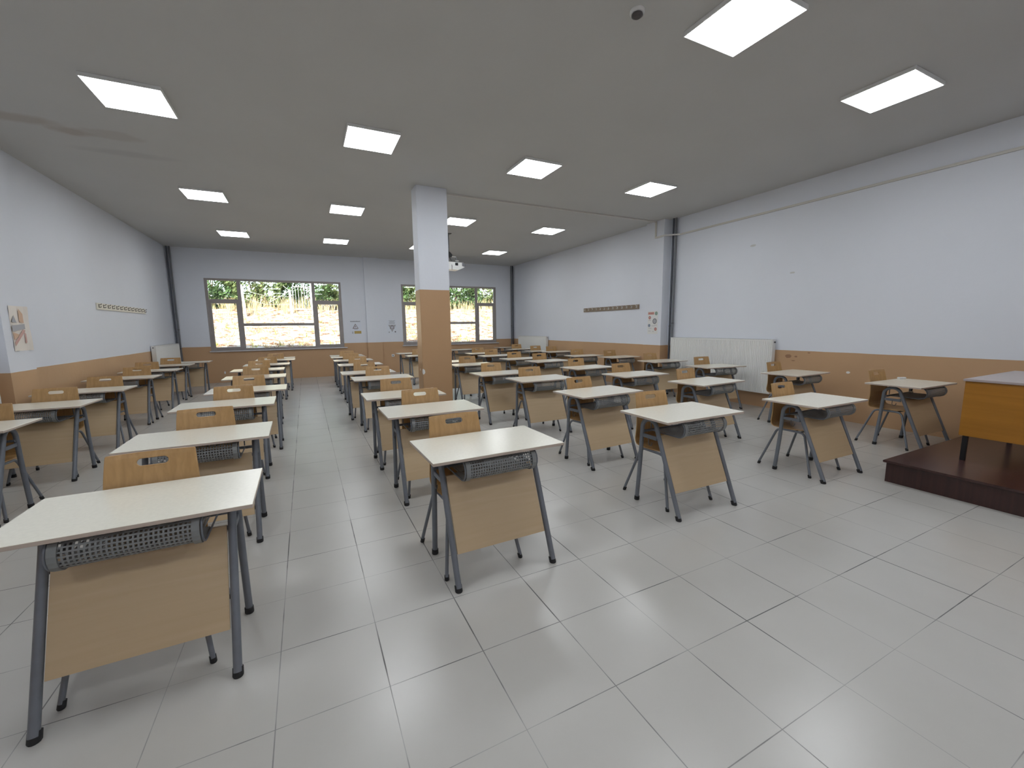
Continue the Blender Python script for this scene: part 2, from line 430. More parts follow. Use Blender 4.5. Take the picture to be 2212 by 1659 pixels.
def window(n, x0, x1, mx0, mx1):
    z0, z1 = WZ
    y0, y1 = YB + 0.015, YB + 0.085
    o = bpy.data.objects.new('window_%d' % n, None); C.objects.link(o); o['kind'] = 'structure'
    o.location = ((x0 + x1) / 2, YB + 0.05, z0)
    L = Vector(o.location)
    f = MB(); fw_ = 0.065
    def bx(a, b_, c, d, dy=0.0):
        f.bbox(a - L.x, b_ - L.x, y0 + dy - L.y, y1 + dy - L.y, c - L.z, d - L.z, 0.004)
    bx(x0, x0 + fw_, z0, z1); bx(x1 - fw_, x1, z0, z1); bx(x0 + fw_, x1 - fw_, z0, z0 + 0.05); bx(x0 + fw_, x1 - fw_, z1 - 0.055, z1)
    bx(mx0, mx0 + 0.085, z0 + 0.05, z1 - 0.055); bx(mx1, mx1 + 0.085, z0 + 0.05, z1 - 0.055)
    bx(x0 + fw_, mx0, 2.285, 2.35); bx(mx1 + 0.085, x1 - fw_, 2.285, 2.35); bx(mx0 + 0.085, mx1, 1.595, 1.675)
    f.build('window_frame', m_frame, o)
    # opening sashes in the two lower side lights
    for a, b_ in ((x0 + fw_, mx0), (mx1 + 0.085, x1 - fw_)):
        s = MB(); c, d = z0 + 0.05, 2.285; q = 0.05
        for (p, r, t_, u) in ((a, a + q, c, d), (b_ - q, b_, c, d), (a + q, b_ - q, c, c + q), (a + q, b_ - q, d - q, d)):
            s.bbox(p - L.x, r - L.x, y0 - 0.008 - L.y, y1 - L.y, t_ - L.z, u - L.z, 0.004)
        sash = s.build('sash', m_frame, o)
        MB().box(a + q - L.x, b_ - q - L.x, y0 + 0.03 - L.y, y0 + 0.036 - L.y, c + q - L.z, d - q - L.z).build('pane', m_glass, sash)
        hx = (b_ - 0.02) if a < (x0 + x1) / 2 else (a + 0.02)
        h = MB().bbox(hx - 0.01 - L.x, hx + 0.01 - L.x, y0 - 0.045 - L.y, y0 - 0.008 - L.y, 1.5 - L.z, 1.53 - L.z, 0.003)
        h.bbox(hx - 0.009 - L.x, hx + 0.009 - L.x, y0 - 0.055 - L.y, y0 - 0.04 - L.y, 1.40 - L.z, 1.53 - L.z, 0.003)
        h.build('handle', m_frame, sash)
    for a, b_, c, d in ((x0 + fw_, mx0, 2.35, z1 - 0.055), (mx1 + 0.085, x1 - fw_, 2.35, z1 - 0.055), (mx0 + 0.085, mx1, 1.675, z1 - 0.055), (mx0 + 0.085, mx1, z0 + 0.05, 1.595)):
        MB().box(a - L.x, b_ - L.x, y0 + 0.03 - L.y, y0 + 0.036 - L.y, c - L.z, d - L.z).build('pane', m_glass, o)
    MB().bbox(x0 - 0.03 - L.x, x1 + 0.09 - L.x, -0.05 - 0.045, YB + WT - L.y, z0 - 0.032 - L.z, z0 - L.z, 0.006).build('window_sill', m_sill, o)
window(1, W1[0], W1[1], -1.455, 0.468)
window(2, W2[0], W2[1], 3.92, 5.81)

# ------------------------------------------------------------------ ceiling lights
def led_panel(x, y, label):
    t = thing('ceiling_light', label, 'ceiling light', (x, y, ZC), 0, 'square ceiling light panels')
    return t
XLS = [-1.12, 1.065, 3.27, 5.47]; YLS = [-4.15, -1.03, 2.085, 5.28, 8.34]
rows = {-4.15: 'fifth row from the windows', -1.03: 'fourth row from the windows', 2.085: 'third row from the windows', 5.28: 'second row from the windows', 8.34: 'row nearest the windows'}
cols = {-1.12: 'leftmost', 1.065: 'second from left', 3.27: 'third from left', 5.47: 'rightmost'}
f = MB(); S = 0.29
for a, b_, c, d in ((-S, S, -S, -S + .010), (-S, S, S - .010, S), (-S, -S + .010, -S + .010, S - .010), (S - .010, S, -S + .010, S - .010)):
    f.bbox(a, b_, c, d, -0.034, 0, 0.002)
fr_me = f.mesh('frame'); fr_me.materials.append(m_plw)
df_me = MB().box(-S + .010, S - .010, -S + .010, S - .010, -0.0345, -0.026).mesh('diffuser'); df_me.materials.append(m_led)
for y in YLS:
    for x in XLS:
        t = led_panel(x, y, 'lit square ceiling panel, %s in the %s' % (cols[x], rows[y]))
        for nm, me in (('frame', fr_me), ('diffuser', df_me)):
            o = bpy.data.objects.new(nm, me); C.objects.link(o); o.parent = t

# smoke detector
t = thing('smoke_detector', 'round smoke detector on the ceiling near the large front light panel', 'smoke detector', (2.50, -0.76, ZC))
b = MB()
b.tube([(0, 0, 0), (0, 0, -0.018), (0, 0, -0.022)], [0.052, 0.052, 0.045], 28)
b.build('base', m_plw, t)
b = MB(); b.tube([(0, 0, -0.022), (0, 0, -0.034), (0, 0, -0.046)], [0.036, 0.04, 0.022], 28)
b.build('sensor_head', m_hookd, t)

# ------------------------------------------------------------------ student desk
HT = 0.75
def side_profile(n=8):
    """(y, z) path of the bent tube side frame, back foot to front foot"""
    pb0, pf0 = (0.225, 0.02), (-0.225, 0.02)
    cyy, cz, rr = 0.103, 0.626, 0.081
    return [pb0, (0.197, 0.35)] + [(cyy + rr * math.cos(a), cz + rr * math.sin(a)) for a in [math.radians(-4 + (168 + 8) * i / 12) for i in range(13)]] + [pf0]

def make_desk():
    t = thing('school_desk', 'desk', 'desk')
    # tabletop: cream laminate with an edge band
    b = MB(); x, y0, y1 = 0.425, 0.075 - 0.26, 0.075 + 0.26
    b.bbox(-x, x, y0, y1, HT - 0.018, HT, 0.0015, 0, seg=1)
    me_top = b.build('tabletop', [m_top, m_edge], t)
    for p in me_top.data.polygons:
        if abs(p.normal.z) < 0.5 or p.normal.z < 0: p.material_index = 1
    prof = side_profile()
    for s in (-1, 1):
        b = MB(); b.tube([(s * 0.315, y, z) for y, z in prof], 0.0175, 12)
        # flattened tie bar of the side frame
        b.bbox(s * 0.315 - 0.006, s * 0.315 + 0.006, 0.02, 0.19, 0.552, 0.582, 0.002)
        fr = b.build('side_frame', m_steel, t)
        for (yy, y2) in ((0.225, 0.222), (-0.225, -0.212)):
            MB().tube([(s * 0.315, yy, 0), (s * 0.315, yy, 0.004), (s * 0.315, y2, 0.034)], [0.0195, 0.0215, 0.021], 14).build('rubber_foot', m_rubber, fr)
        b = MB(); b.bbox(s * 0.315 - 0.02, s * 0.315 + 0.02, -0.06, 0.24, HT - 0.03, HT - 0.0185, 0.003)
        b.bbox(s * 0.315 - 0.008, s * 0.315 + 0.008, 0.07, 0.14, HT - 0.055, HT - 0.028, 0.002)
        b.build('top_bracket', m_steel, t)
    b = MB(); b.tube([(-0.315, 0.168, 0.60), (0.315, 0.168, 0.60)], 0.011, 10); b.build('crossbar', m_steel, t)
    b = MB(); b.tube([(-0.315, 0.03, 0.575), (0.315, 0.03, 0.575)], 0.011, 10); b.build('crossbar', m_steel, t)
    # modesty panel in the plane of the front legs
    sl = (0.225 + 0.024) / (0.626 - 0.02)
    def yp(z): return -0.225 + sl * (z - 0.02)
    b = MB(); vs = []
    for dy in (-0.006, 0.008):
        for (xx, z) in ((-0.293, 0.185), (0.293, 0.185), (0.293, 0.595), (-0.293, 0.595)):
            vs.append((xx, yp(z) + dy, z))
    b.add(vs, [(0, 1, 2, 3), (7, 6, 5, 4), (0, 4, 5, 1), (1, 5, 6, 2), (2, 6, 7, 3), (3, 7, 4, 0)])
    b.build('front_panel', m_panel, t)
    # perforated book tray curling up at the front
    R = 0.062; cyb, czb = -0.108, 0.662
    path = [(0.16, czb - R), (0.09, czb - R), (0.02, czb - R), (-0.05, czb - R)] + [(cyb + R * math.cos(math.radians(a)), czb + R * math.sin(math.radians(a))) for a in (270, 250, 230, 210, 190, 170, 150, 130, 110, 95)]
    # even resample
    L = [0]
    for i in range(1, len(path)): L.append(L[-1] + math.dist(path[i], path[i - 1]))
    def at(s):
        for i in range(1, len(L)):
            if s <= L[i] + 1e-9:
                k = (s - L[i - 1]) / (L[i] - L[i - 1]); return (path[i - 1][0] + (path[i][0] - path[i - 1][0]) * k, path[i - 1][1] + (path[i][1] - path[i - 1][1]) * k)
        return path[-1]
    NU, NV = 26, 26; xw = 0.205
    b = MB(); hw = 0.0034; th = 0.0012
    def frame_at(sv):
        y, z = at(sv); y2, z2 = at(min(L[-1], sv + .002)); y1, z1 = at(max(0, sv - .002))
        d = Vector((0, y2 - y1, z2 - z1)).normalized(); return Vector((0, y, z)), d, Vector((0, -d.z, d.y))
    def strip(rows):
        vs = [v for r_ in rows for v in r_]; n_ = len(rows)
        fs = [(k * 4 + q, k * 4 + (q + 1) % 4, k * 4 + 4 + (q + 1) % 4, k * 4 + 4 + q) for k in range(n_ - 1) for q in range(4)]
        b.add(vs, fs)
    for q in range(NV + 1):                       # bars running across the desk
        p, d, nn = frame_at(L[-1] * q / NV)
        strip([[Vector((x, 0, 0)) + p + d * a + nn * c for a, c in ((-hw, -th), (hw, -th), (hw, th), (-hw, th))] for x in (-xw, xw)])
    for q in range(NU + 1):                       # bars following the curl
        x = -xw + 2 * xw * q / NU
        rows_ = []
        for k in range(19):
            p, d, nn = frame_at(L[-1] * k / 18)
            rows_.append([Vector((x + a, 0, 0)) + p + nn * c for a, c in ((-hw, -th * .9), (hw, -th * .9), (hw, th * .9), (-hw, th * .9))])
        strip(rows_)
    b.build('book_tray', m_basket, t)
    for s in (-1, 1):
        # end collar: a band following the curl
        b = MB(); vs = []; fs = []; prof2 = path[2:]
        for k, (y, z) in enumerate(prof2):
            for (dx, dr) in ((-0.014, -0.003), (0.014, -0.003), (0.014, 0.007), (-0.014, 0.007)):
                if k >= 2:
                    d = Vector((0, y - cyb, z - czb)).normalized(); vs.append((s * 0.215 + dx, y + d.y * dr, z + d.z * dr))
                else: vs.append((s * 0.215 + dx, y, z - dr))
        n = len(prof2)
        for k in range(n - 1):
            for q in range(4): fs.append((k * 4 + q, k * 4 + (q + 1) % 4, (k + 1) * 4 + (q + 1) % 4, (k + 1) * 4 + q))
        fs += [(0, 1, 2, 3), ((n - 1) * 4 + 3, (n - 1) * 4 + 2, (n - 1) * 4 + 1, (n - 1) * 4)]
        b.add(vs, fs, 0, False); b.build('end_collar', m_basket, t)
        # wire side rail
        rail = [(s * 0.236, y, z) for y, z in path] + [(s * 0.236, -0.04, HT - 0.024), (s * 0.236, 0.15, HT - 0.024), (s * 0.236, 0.165, HT - 0.06), (s * 0.236, 0.168, 0.615)]
        MB().tube(rail, 0.0045, 6).build('wire_rail', m_steel, t)
    # bag hook below the left tie bar
    hk = [(-0.335, 0.09, 0.562), (-0.336, 0.09, 0.53)] + [(-0.336, 0.072 + 0.018 * math.cos(math.radians(a)), 0.522 + 0.018 * math.sin(math.radians(a))) for a in (0, -45, -90, -135, -180)] + [(-0.336, 0.052, 0.535)]
    MB().tube(hk, 0.0035, 6).build('bag_hook', m_hookd, t)
    return t

# ------------------------------------------------------------------ plywood chair (origin between the feet; +y is the back)
def make_chair():
    t = thing('school_chair', 'chair', 'chair')
    # one bent plywood shell: backrest, bend, seat.  profile (y, z, half width)
    P = [(0.247, 0.888, .174), (0.246, 0.882, .1785), (0.240, 0.864, .180), (0.236, 0.848, .1815), (0.232, 0.830, .183), (0.228, 0.812, .1845), (0.219, 0.775, .187), (0.208, 0.73, .190), (0.197, 0.68, .193), (0.190, 0.62, .196), (0.188, 0.57, .198),
         (0.190, 0.53, .199), (0.192, 0.495, .200), (0.188, 0.465, .200), (0.174, 0.445, .200), (0.15, 0.436, .200), (0.11, 0.433, .200), (0.05, 0.432, .200), (-0.01, 0.434, .198),
         (-0.07, 0.439, .196), (-0.12, 0.444, .194), (-0.15, 0.443, .19), (-0.17, 0.436, .178)]
    NX = 18; bm = bmesh.new(); g = []
    def wrap(y, z, u): return y - 0.016 * max(0, min(1, (z - 0.5) / 0.3)) * u * u
    for i, (y, z, hw) in enumerate(P):
        g.append([bm.verts.new(((-1 + 2 * k / NX) * hw, wrap(y, z, -1 + 2 * k / NX), z)) for k in range(NX + 1)])
    K0, K1, I0, I1 = 5, 13, 2, 5        # block around the hand slot
    for i in range(len(P) - 1):
        for k in range(NX):
            if I0 <= i < I1 and K0 <= k < K1: continue
            bm.faces.new((g[i][k], g[i][k + 1], g[i + 1][k + 1], g[i + 1][k]))
    outer = [g[I0][k] for k in range(K0, K1 + 1)] + [g[i][K1] for i in range(I0 + 1, I1 + 1)] + [g[I1][k] for k in range(K1 - 1, K0 - 1, -1)] + [g[i][K0] for i in range(I1 - 1, I0, -1)]
    zc_, rr_, hl = 0.839, 0.0165, 0.046
    def ysurf(z):
        for a, c in zip(P, P[1:]):
            if c[1] <= z <= a[1]: return c[0] + (a[0] - c[0]) * (z - c[1]) / (a[1] - c[1])
    inner = []
    for s_, a0 in ((1, -90), (-1, 90)):
        for q in range(9):
            a = math.radians(a0 + 180 * q / 8); x = s_ * hl + rr_ * math.cos(a); z = zc_ + rr_ * math.sin(a)
            inner.append(bm.verts.new((x, wrap(ysurf(z), z, x / .183), z)))
    ee = []
    for lp in (outer, inner):
        for a, c in zip(lp, lp[1:] + lp[:1]):
            ee.append(bm.edges.get((a, c)) or bm.edges.new((a, c)))
    bmesh.ops.triangle_fill(bm, edges=ee, use_beauty=True, use_dissolve=False, normal=(0, -1, 0))
    bmesh.ops.recalc_face_normals(bm, faces=bm.faces)
    bmesh.ops.solidify(bm, geom=bm.faces, thickness=0.010)
    me = bpy.data.meshes.new('shell'); bm.to_mesh(me); bm.free(); me.materials.append(m_ply)
    for p in me.polygons: p.use_smooth = False
    shell = bpy.data.objects.new('seat_shell', me); C.objects.link(shell); shell.parent = t
    bv = shell.modifiers.new('bevel', 'BEVEL'); bv.width = 0.003; bv.segments = 2; bv.limit_method = 'ANGLE'; bv.angle_limit = math.radians(50)
    for s in (-1, 1):
        pts = [(s * 0.25, 0.25, 0.02), (s * 0.195, 0.13, 0.385), (s * 0.19, 0.115, 0.408), (s * 0.187, 0.09, 0.419), (s * 0.187, 0.0, 0.421), (s * 0.187, -0.09, 0.421),
               (s * 0.19, -0.125, 0.414), (s * 0.195, -0.148, 0.39), (s * 0.25, -0.25, 0.02)]
        fr = MB().tube(pts, 0.011, 10).build('side_frame', m_steel, t)
        for q in (1, -1):
            MB().tube([(s * 0.2505, q * 0.251, 0), (s * 0.2505, q * 0.251, 0.004), (s * 0.247, q * 0.243, 0.03)], [0.0125, 0.0142, 0.014], 12).build('rubber_foot', m_rubber, fr)
    for yy in (0.07, -0.09):
        MB().tube([(-0.187, yy, 0.419), (0.187, yy, 0.419)], 0.009, 8).build('crossbar', m_steel, t)
    return t

desk0 = make_desk(); chair0 = make_chair()

# ---- placement: top centre on the z = 0.75 plane as surveyed, top height, turn in degrees, chair (dx, dy, turn) or None
CAMX, CAMY, CAMZ = 0.204, -3.281, 1.482
files = {
 'A': ('along the left wall', 'single desks along the left wall'),
 'B': ('just left of the open tiled aisle', 'single desks left of the aisle'),
 'C': ('just right of the open tiled aisle', 'single desks right of the aisle'),
 'D': ('in line with the pillar', 'single desks in line with the pillar'),
 'E': ('one file in from the right wall', 'single desks one file in from the right wall'),
 'F': ('along the right wall', 'single desks along the right wall'),
}
desks = {
 'A': [(-2.325, 1.38, .75, 0, (.07, 0, 0)), (-2.30, 2.50, .75, 0, (.05, 0, 0)), (-2.345, 3.73, .75, 0, (.10, 0, 1)), (-2.46, 5.31, .75, 1, (.10, 0, -1)), (-2.455, 6.64, .75, 0, (-.13, 0, 0)), (-2.52, 7.94, .75, 0, (0, 0, 0)), (-2.315, 8.74, .75, 0, None)],
 'B': [(-0.47, -1.055, .742, 0.5, (-.03, 0, 0)), (-.50, .215, .745, 1, (0, 0, 1)), (-.555, 1.645, .75, 1, (.045, 0, 0)), (-.485, 2.74, .75, 1, (0, 0, 0)), (-.55, 4.30, .75, 1, (0, 0, 0)), (-.625, 5.65, .75, 0, (0, 0, 0)), (-.57, 6.89, .75, 0, (0, 0, 0)), (-.495, 8.30, .75, 0, (0, 0, 0)), (-.51, 9.04, .75, 0, None)],
 'C': [(1.20, -.90, .755, 1, (-.08, 0, 1)), (1.195, .39, .755, 0, (0, 0, 0)), (1.15, 1.37, .75, 0, (0, 0, 0)), (1.205, 3.12, .75, 0, (0, 0, 0)), (1.12, 4.06, .75, 0, (0, 0, 0)), (1.19, 5.77, .75, 0, (0, 0, 0)), (1.18, 7.10, .75, 0, (0, 0, 0)), (1.185, 8.28, .75, 0, (0, 0, 0)), (1.195, 9.02, .75, 0, None)],
 'D': [(3.045, -.825, .768, -.5, (0, .02, 0)), (3.135, .41, .765, 3.5, (0, 0, 1)), (3.185, 1.77, .76, 0, (0, 0, -2)), (2.98, 2.70, .755, 1, (.0, 0, 0)), (3.16, 4.42, .75, 0, (0.03, 0, 0)), (3.03, 5.30, .75, 0, None), (2.99, 7.68, .75, 0, (0, 0, 0)), (2.98, 8.86, .75, 0, None)],
 'E': [(4.58, -1.055, .722, -.5, (-.01, 0, 0)), (4.86, .37, .75, 4, (0, 0, 0)), (4.67, 1.46, .755, 0, (0, 0, 0)), (4.71, 2.70, .755, 4, (0, 0, 0)), (4.86, 4.30, .75, 3, (0, 0, 0)), (4.655, 5.16, .75, 0, (0, 0, 0)), (4.62, 6.44, .75, 0, (0, 0, 0)), (4.68, 7.54, .75, 0, (0, 0, 0)), (4.87, 9.70, .75, 0, None)],
 'F': [(6.72, -.985, .755, -1.5, (-.05, 0, 0)), (6.735, .33, .752, 2, (0, 0, 0)), (6.70, 1.64, .75, -7, (0, 0, 3)), (6.78, 2.93, .75, -2, (-.03, 0, 2)), (6.83, 4.28, .75, 1, (-.03, 0, 0)), (6.40, 5.09, .75, -3, (0, 0, 0)), (6.80, 6.85, .75, 0, (-.05, 0, 0)), (6.56, 7.46, .75, 0, (0, 0, 0)), (6.58, 8.78, .75, 0, (0, 0, 0)), (6.72, 10.10, .75, 0, None)],
}
ordn = ['first', 'second', 'third', 'fourth', 'fifth', 'sixth', 'seventh', 'eighth', 'ninth', 'tenth']
first_d = first_c = True
for key, lst in desks.items():
    where, grp = files[key]; nchair = 0; tot = sum(1 for q in lst if q[4] is not None)
    for i, (cx, cyy, H, rot, ch) in enumerate(lst):
        k = (CAMZ - H) / (CAMZ - .75)
        X = CAMX + (cx - CAMX) * k; Y = CAMY + (cyy - CAMY) * k
        a = math.radians(rot)
        ox = X + 0.075 * math.sin(a); oy = Y - 0.075 * math.cos(a)
        pos = 'frontmost' if i == 0 else ('rearmost' if i == len(lst) - 1 else ordn[i] + ' from the front')
        lb = 'cream-topped school desk, %s of those %s' % (pos, where)
        if first_d:
            d = desk0; d.location = (ox, oy, 0); d.rotation_euler = (0, 0, a); d.scale = (1, 1, H / HT); d['label'] = lb; d['group'] = grp; first_d = False
        else:
            d = copy_tree(desk0, (ox, oy, 0), a, lb, grp, H / HT)
        if ch is None: continue
        dx, dy, dr = ch
        lx, ly = dx - 0.015, 0.165 + dy
        px = ox + lx * math.cos(a) - ly * math.sin(a); py = oy + lx * math.sin(a) + ly * math.cos(a)
        nchair += 1; lb = 'slotted plywood chair, %s, %s' % ('frontmost' if nchair == 1 else ('rearmost' if nchair == tot else ordn[nchair - 1] + ' from the front'), where)
        g2 = grp.replace('single desks', 'plywood chairs')
        ca = a + math.radians(dr)
        if first_c:
            c = chair0; c.location = (px, py, 0); c.rotation_euler = (0, 0, ca); c['label'] = lb; c['group'] = g2; first_c = False
        else:
            c = copy_tree(chair0, (px, py, 0), ca, lb, g2, 0.963 if H < .73 else 1.0)

# small folded paper on the front right desk
b = MB(); b.bbox(-0.045, 0.045, -0.02, 0.02, 0, 0.022, 0.004)
o = b.build('folded_paper', m_plw); o.location = (7.02, -0.79, 0.7555); o.rotation_euler = (0, 0, -0.4)
setp(o, label='small white folded paper at the back edge of the front desk by the right wall', category='paper')

# ------------------------------------------------------------------ podium and teacher's desk
t = thing('podium', 'low dark brown wooden podium along the right side, under the teacher desk', 'podium', (5.0, -1.49, 0))
PX1 = XR - 5.0 - 0.01; PY0 = -2.4
MB().box(0, PX1, PY0, 0, 0, 0.182).build('riser', m_dkwood, t)
MB().bbox(-0.022, PX1, PY0 - .02, 0.022, 0.182, 0.203, 0.004).build('platform_top', m_dkwood_top, t)
t = thing('teacher_desk', 'teacher desk with an orange side board and black legs on the dark podium', 'desk', (5.55, -1.77, 0.203))
DZ = 0.757; DX, DY = 1.25, -0.72
MB().bbox(-0.01, DX + .01, DY - .01, 0.01, DZ - 0.02, DZ, 0.003).build('desktop', m_desktop, t)
for xx in (0.02, DX - 0.02):
    MB().bbox(xx - 0.009, xx + 0.009, DY + 0.0, 0.0, 0.235, DZ - 0.02, 0.002).build('side_board', m_orange, t)
MB().bbox(0.03, DX - 0.03, -0.10, -0.082, 0.30, DZ - 0.02, 0.002).build('front_board', m_orange, t)
for xx in (0.012, DX - 0.06):
    for yy in (-0.055, DY + 0.02):
        MB().bbox(xx + 0.018, xx + 0.052, yy, yy + 0.034, 0, 0.235 + 0.4, 0.003).build('leg', m_black, t)

# ------------------------------------------------------------------ radiators
def radiator(name_label, loc, rz, L, z0, z1, n):
    """local x runs along the wall, local -y faces the room"""
    t = thing('radiator', name_label, 'radiator', loc, rz, 'white panel radiators')
    D = 0.105; b = MB(); H = z1 - z0
    # ribbed front plate
    pts = []; p = L / n
    for i in range(n):
        x = -L / 2 + i * p
        pts += [(x, 0), (x + p * .12, -0.0), (x + p * .28, 0.010), (x + p * .72, 0.010), (x + p * .88, 0)]
    pts.append((L / 2, 0))
    vs = [(x, -D + y, z) for z in (z0 + 0.02, z1 - 0.035) for x, y in pts]; m_ = len(pts)
    b.add(vs, [(i, i + 1, i + 1 + m_, i + m_) for i in range(m_ - 1)])
    b.box(-L / 2, L / 2, -D, -D + 0.014, z0, z0 + 0.02); b.box(-L / 2, L / 2, -D, -D + 0.014, z1 - 0.035, z1 - 0.002)
    b.box(-L / 2, L / 2, -0.035, -0.022, z0, z1 - 0.01)
    b.build('front_plate', m_rad, t)
    for s in (-1, 1):
        MB().bbox(s * L / 2 - 0.004, s * L / 2 + 0.004, -D - 0.001, -0.02, z0, z1, 0.001).build('side_cover', m_rad, t)
        v = MB().cyl((s * (L / 2 + 0.004), -0.06, z1 - 0.045), (s * (L / 2 + 0.025), -0.06, z1 - 0.045), 0.012, 12); v.build('vent_plug', m_hookd, t)
    g = MB(); g.box(-L / 2, L / 2, -D, -0.022, z1 - 0.004, z1)
    k = int(L / 0.05)
    g.build('top_grille', m_rad, t)
    g = MB()
    for i in range(k):
        x = -L / 2 + 0.03 + i * (L - 0.06) / k
        g.box(x, x + 0.03, -D + 0.02, -D + 0.028, z1 - 0.0005, z1 + 0.0008); g.box(x, x + 0.03, -D + 0.045, -D + 0.053, z1 - 0.0005, z1 + 0.0008)
    g.build('grille_slots', m_raddark, t)
    for s in (-1, 1):
        MB().bbox(s * (L / 2 - 0.15) - 0.015, s * (L / 2 - 0.15) + 0.015, -0.022, 0.0, z0 + 0.1, z1 - 0.1, 0.001).build('wall_bracket', m_rad, t)
    return t
radiator('long white panel radiator on the right wall beside the pipes', (XR, 2.17, 0), -PI / 2, 2.19, 0.262, 1.205, 66)
radiator('white panel radiator on the near left wall, cut by the picture edge', (XLN, 2.2, 0), PI / 2, 2.19, 0.262, 1.205, 66)
radiator('white panel radiator in the far left corner', (XL, 9.68, 0), PI / 2, 1.98, 0.25, 1.15, 60)
radiator('white panel radiator in the far right corner', (XS, 9.25, 0), -PI / 2, 1.95, 0.25, 1.15, 60)

# heating pipes
def pipes(label, pts, z0, z1):
    t = thing('heating_pipes', label, 'pipes', (pts[0][0], pts[0][1], z0), 0, 'pairs of vertical heating pipes')
    for k, (x, y) in enumerate(pts):
        q = MB().cyl((x - pts[0][0], y - pts[0][1], 0), (x - pts[0][0], y - pts[0][1], z1 - z0), 0.021, 14)
        p = q.build('pipe', m_pipe if k == 0 else m_pipe2, t)
        for zz in (1.0, 1.45 + .06 * k):
            MB().tube([(x - pts[0][0], y - pts[0][1], zz - .008), (x - pts[0][0], y - pts[0][1], zz + .008)], 0.026, 14).build('clamp', m_hookd, p)
    return t
pipes('pair of dark grey pipes beside the long radiator', [(7.398, 3.347), (7.41, 3.285)], 0.0, ZC)
pipes('pair of dark grey pipes in the far left corner', [(XL + 0.05, YB - 0.06), (XL + 0.11, YB - 0.05)], 0.0, ZC)
pipes('pair of dark grey pipes in the far right corner', [(XS - 0.05, YB - 0.06), (XS - 0.11, YB - 0.05)], 0.0, ZC)

# cable trunking: ceiling, drop, then along the right wall
t = thing('cable_trunking', 'thin white cable trunking across the ceiling and along the right wall', 'cable trunking', (XPR, 3.67, ZC)); q = 0.014
ox_, oy_ = -XPR, -3.67
MB().box(2.427 - XPR, -2 * q, -.015, .015, -0.027, -.001).build('ceiling_run', m_trunk, t)
MB().box(-q * 2, -.001, -.015, .015, 3.378 - ZC, -.001).build('drop', m_trunk, t)
b = MB(); b.box(-q * 2, -.001, YS - 0.03 - 3.67, .015, 3.345 - ZC, 3.377 - ZC)
b.prism([(-.028, YS - .03 - 3.67), (-.001, YS - .03 - 3.67), (XR - .001 - XPR, 3.20 - 3.67), (XR - .028 - XPR, 3.20 - 3.67)], (3.345 - ZC, 3.377 - ZC), 'z')
b.box(XR - q * 2 - XPR, XR - .001 - XPR, YF + .01 - 3.67, 3.20 - 3.67, 3.345 - ZC, 3.377 - ZC)
b.build('wall_run', m_trunk, t)

# ------------------------------------------------------------------ coat racks
def rack(label, x, y0, y1, z0, z1, side, mb, mh):
    t = thing('coat_rack', label, 'coat rack', (x, (y0 + y1) / 2, z0), 0, 'coat racks on the side walls')
    L = y1 - y0; s = side
    MB().bbox(min(0, s * 0.018), max(0, s * 0.018), -L / 2, L / 2, 0, z1 - z0, 0.002).build('board', mb, t)
    for i in range(13):
        y = -L / 2 + 0.07 + i * (L - 0.14) / 12
        h = MB().bbox(min(s * .018, s * .022), max(s * .018, s * .022), y - .011, y + .011, .03, .09, 0.001)
        h.tube([(s * .022, y, .078), (s * .05, y, .082), (s * .058, y, .10)], 0.005, 8)
        h.tube([(s * .022, y, .045), (s * .036, y, .034), (s * .046, y, .038), (s * .05, y, .055)], 0.005, 8)
        h.build('hook', mh, t)
rack('long brown coat rack with thirteen bright hooks on the right wall', XS, 4.22, 6.38, 1.855, 1.962, -1, m_rackw, m_hook)
rack('long cream coat rack with dark hooks on the left wall', XL, 6.24, 8.66, 1.868, 1.978, 1, m_rackc, m_hookd)

# ------------------------------------------------------------------ posters (flat sheets with printed marks)
def tri(b, cx, cz, h, y, mi, wid=0.010, sx=1.0):
    """outlined upright triangle in the x-z plane"""
    o = [(cx - h * .58 * sx, cz - h / 2), (cx + h * .58 * sx, cz - h / 2), (cx, cz + h / 2)]
    c = Vector((cx, cz - h / 6))
    inn = [((p[0] - c.x) * (1 - wid * 5 / h) + c.x, (p[1] - c.y) * (1 - wid * 5 / h) + c.y) for p in o]
    vs = [(p[0], y, p[1]) for p in o] + [(p[0], y, p[1]) for p in inn]
    b.add(vs, [(0, 1, 4, 3), (1, 2, 5, 4), (2, 0, 3, 5)], mi)
def disc(b, cx, cz, r, y, mi, sx=1.0, n=20):
    b.add([(cx + sx * r * math.cos(2 * PI * k / n), y, cz + r * math.sin(2 * PI * k / n)) for k in range(n)], [tuple(range(n))], mi)
def rect(b, x0, x1, z0, z1, y, mi): b.add([(x0, y, z0), (x1, y, z0), (x1, y, z1), (x0, y, z1)], [(0, 1, 2, 3)], mi)
def scribble(b, x0, x1, z, h, y, mi, rnd):
    x = x0
    while x < x1 - 0.004:
        wd = rnd.uniform(0.006, 0.011)
        hh = h * rnd.uniform(.75, 1.0)
        rect(b, x, min(x + wd, x1), z, z + hh, y, mi); x += wd + 0.0035
rnd = random.Random(3)
t = thing('warning_poster', 'white notice with a triangle warning sign and ochre box, left of the wall pilaster', 'poster', (1.67, YB, 1.30), 0, 'warning notices on the window wall')
MB().box(-.175, .175, -.002, 0, 0, .45).build('sheet', m_paper, t)
b = MB(); y = -.0032
scribble(b, -.155, .145, .395, .03, y, 0, rnd)
tri(b, 0.0, .26, .15, y, 1, .009); tri(b, -.01, .262, .17, y - .0004, 2, .004); disc(b, 0, .245, .016, y, 1); scribble(b, -.05, .06, .155, .012, y, 0, rnd)
rect(b, -.045, .165, .02, .105, y, 3); rect(b, -.11, -.08, .02, .09, y, 2)
b.build('print', [m_ink, m_inkbr, m_inkl, m_inky], t)
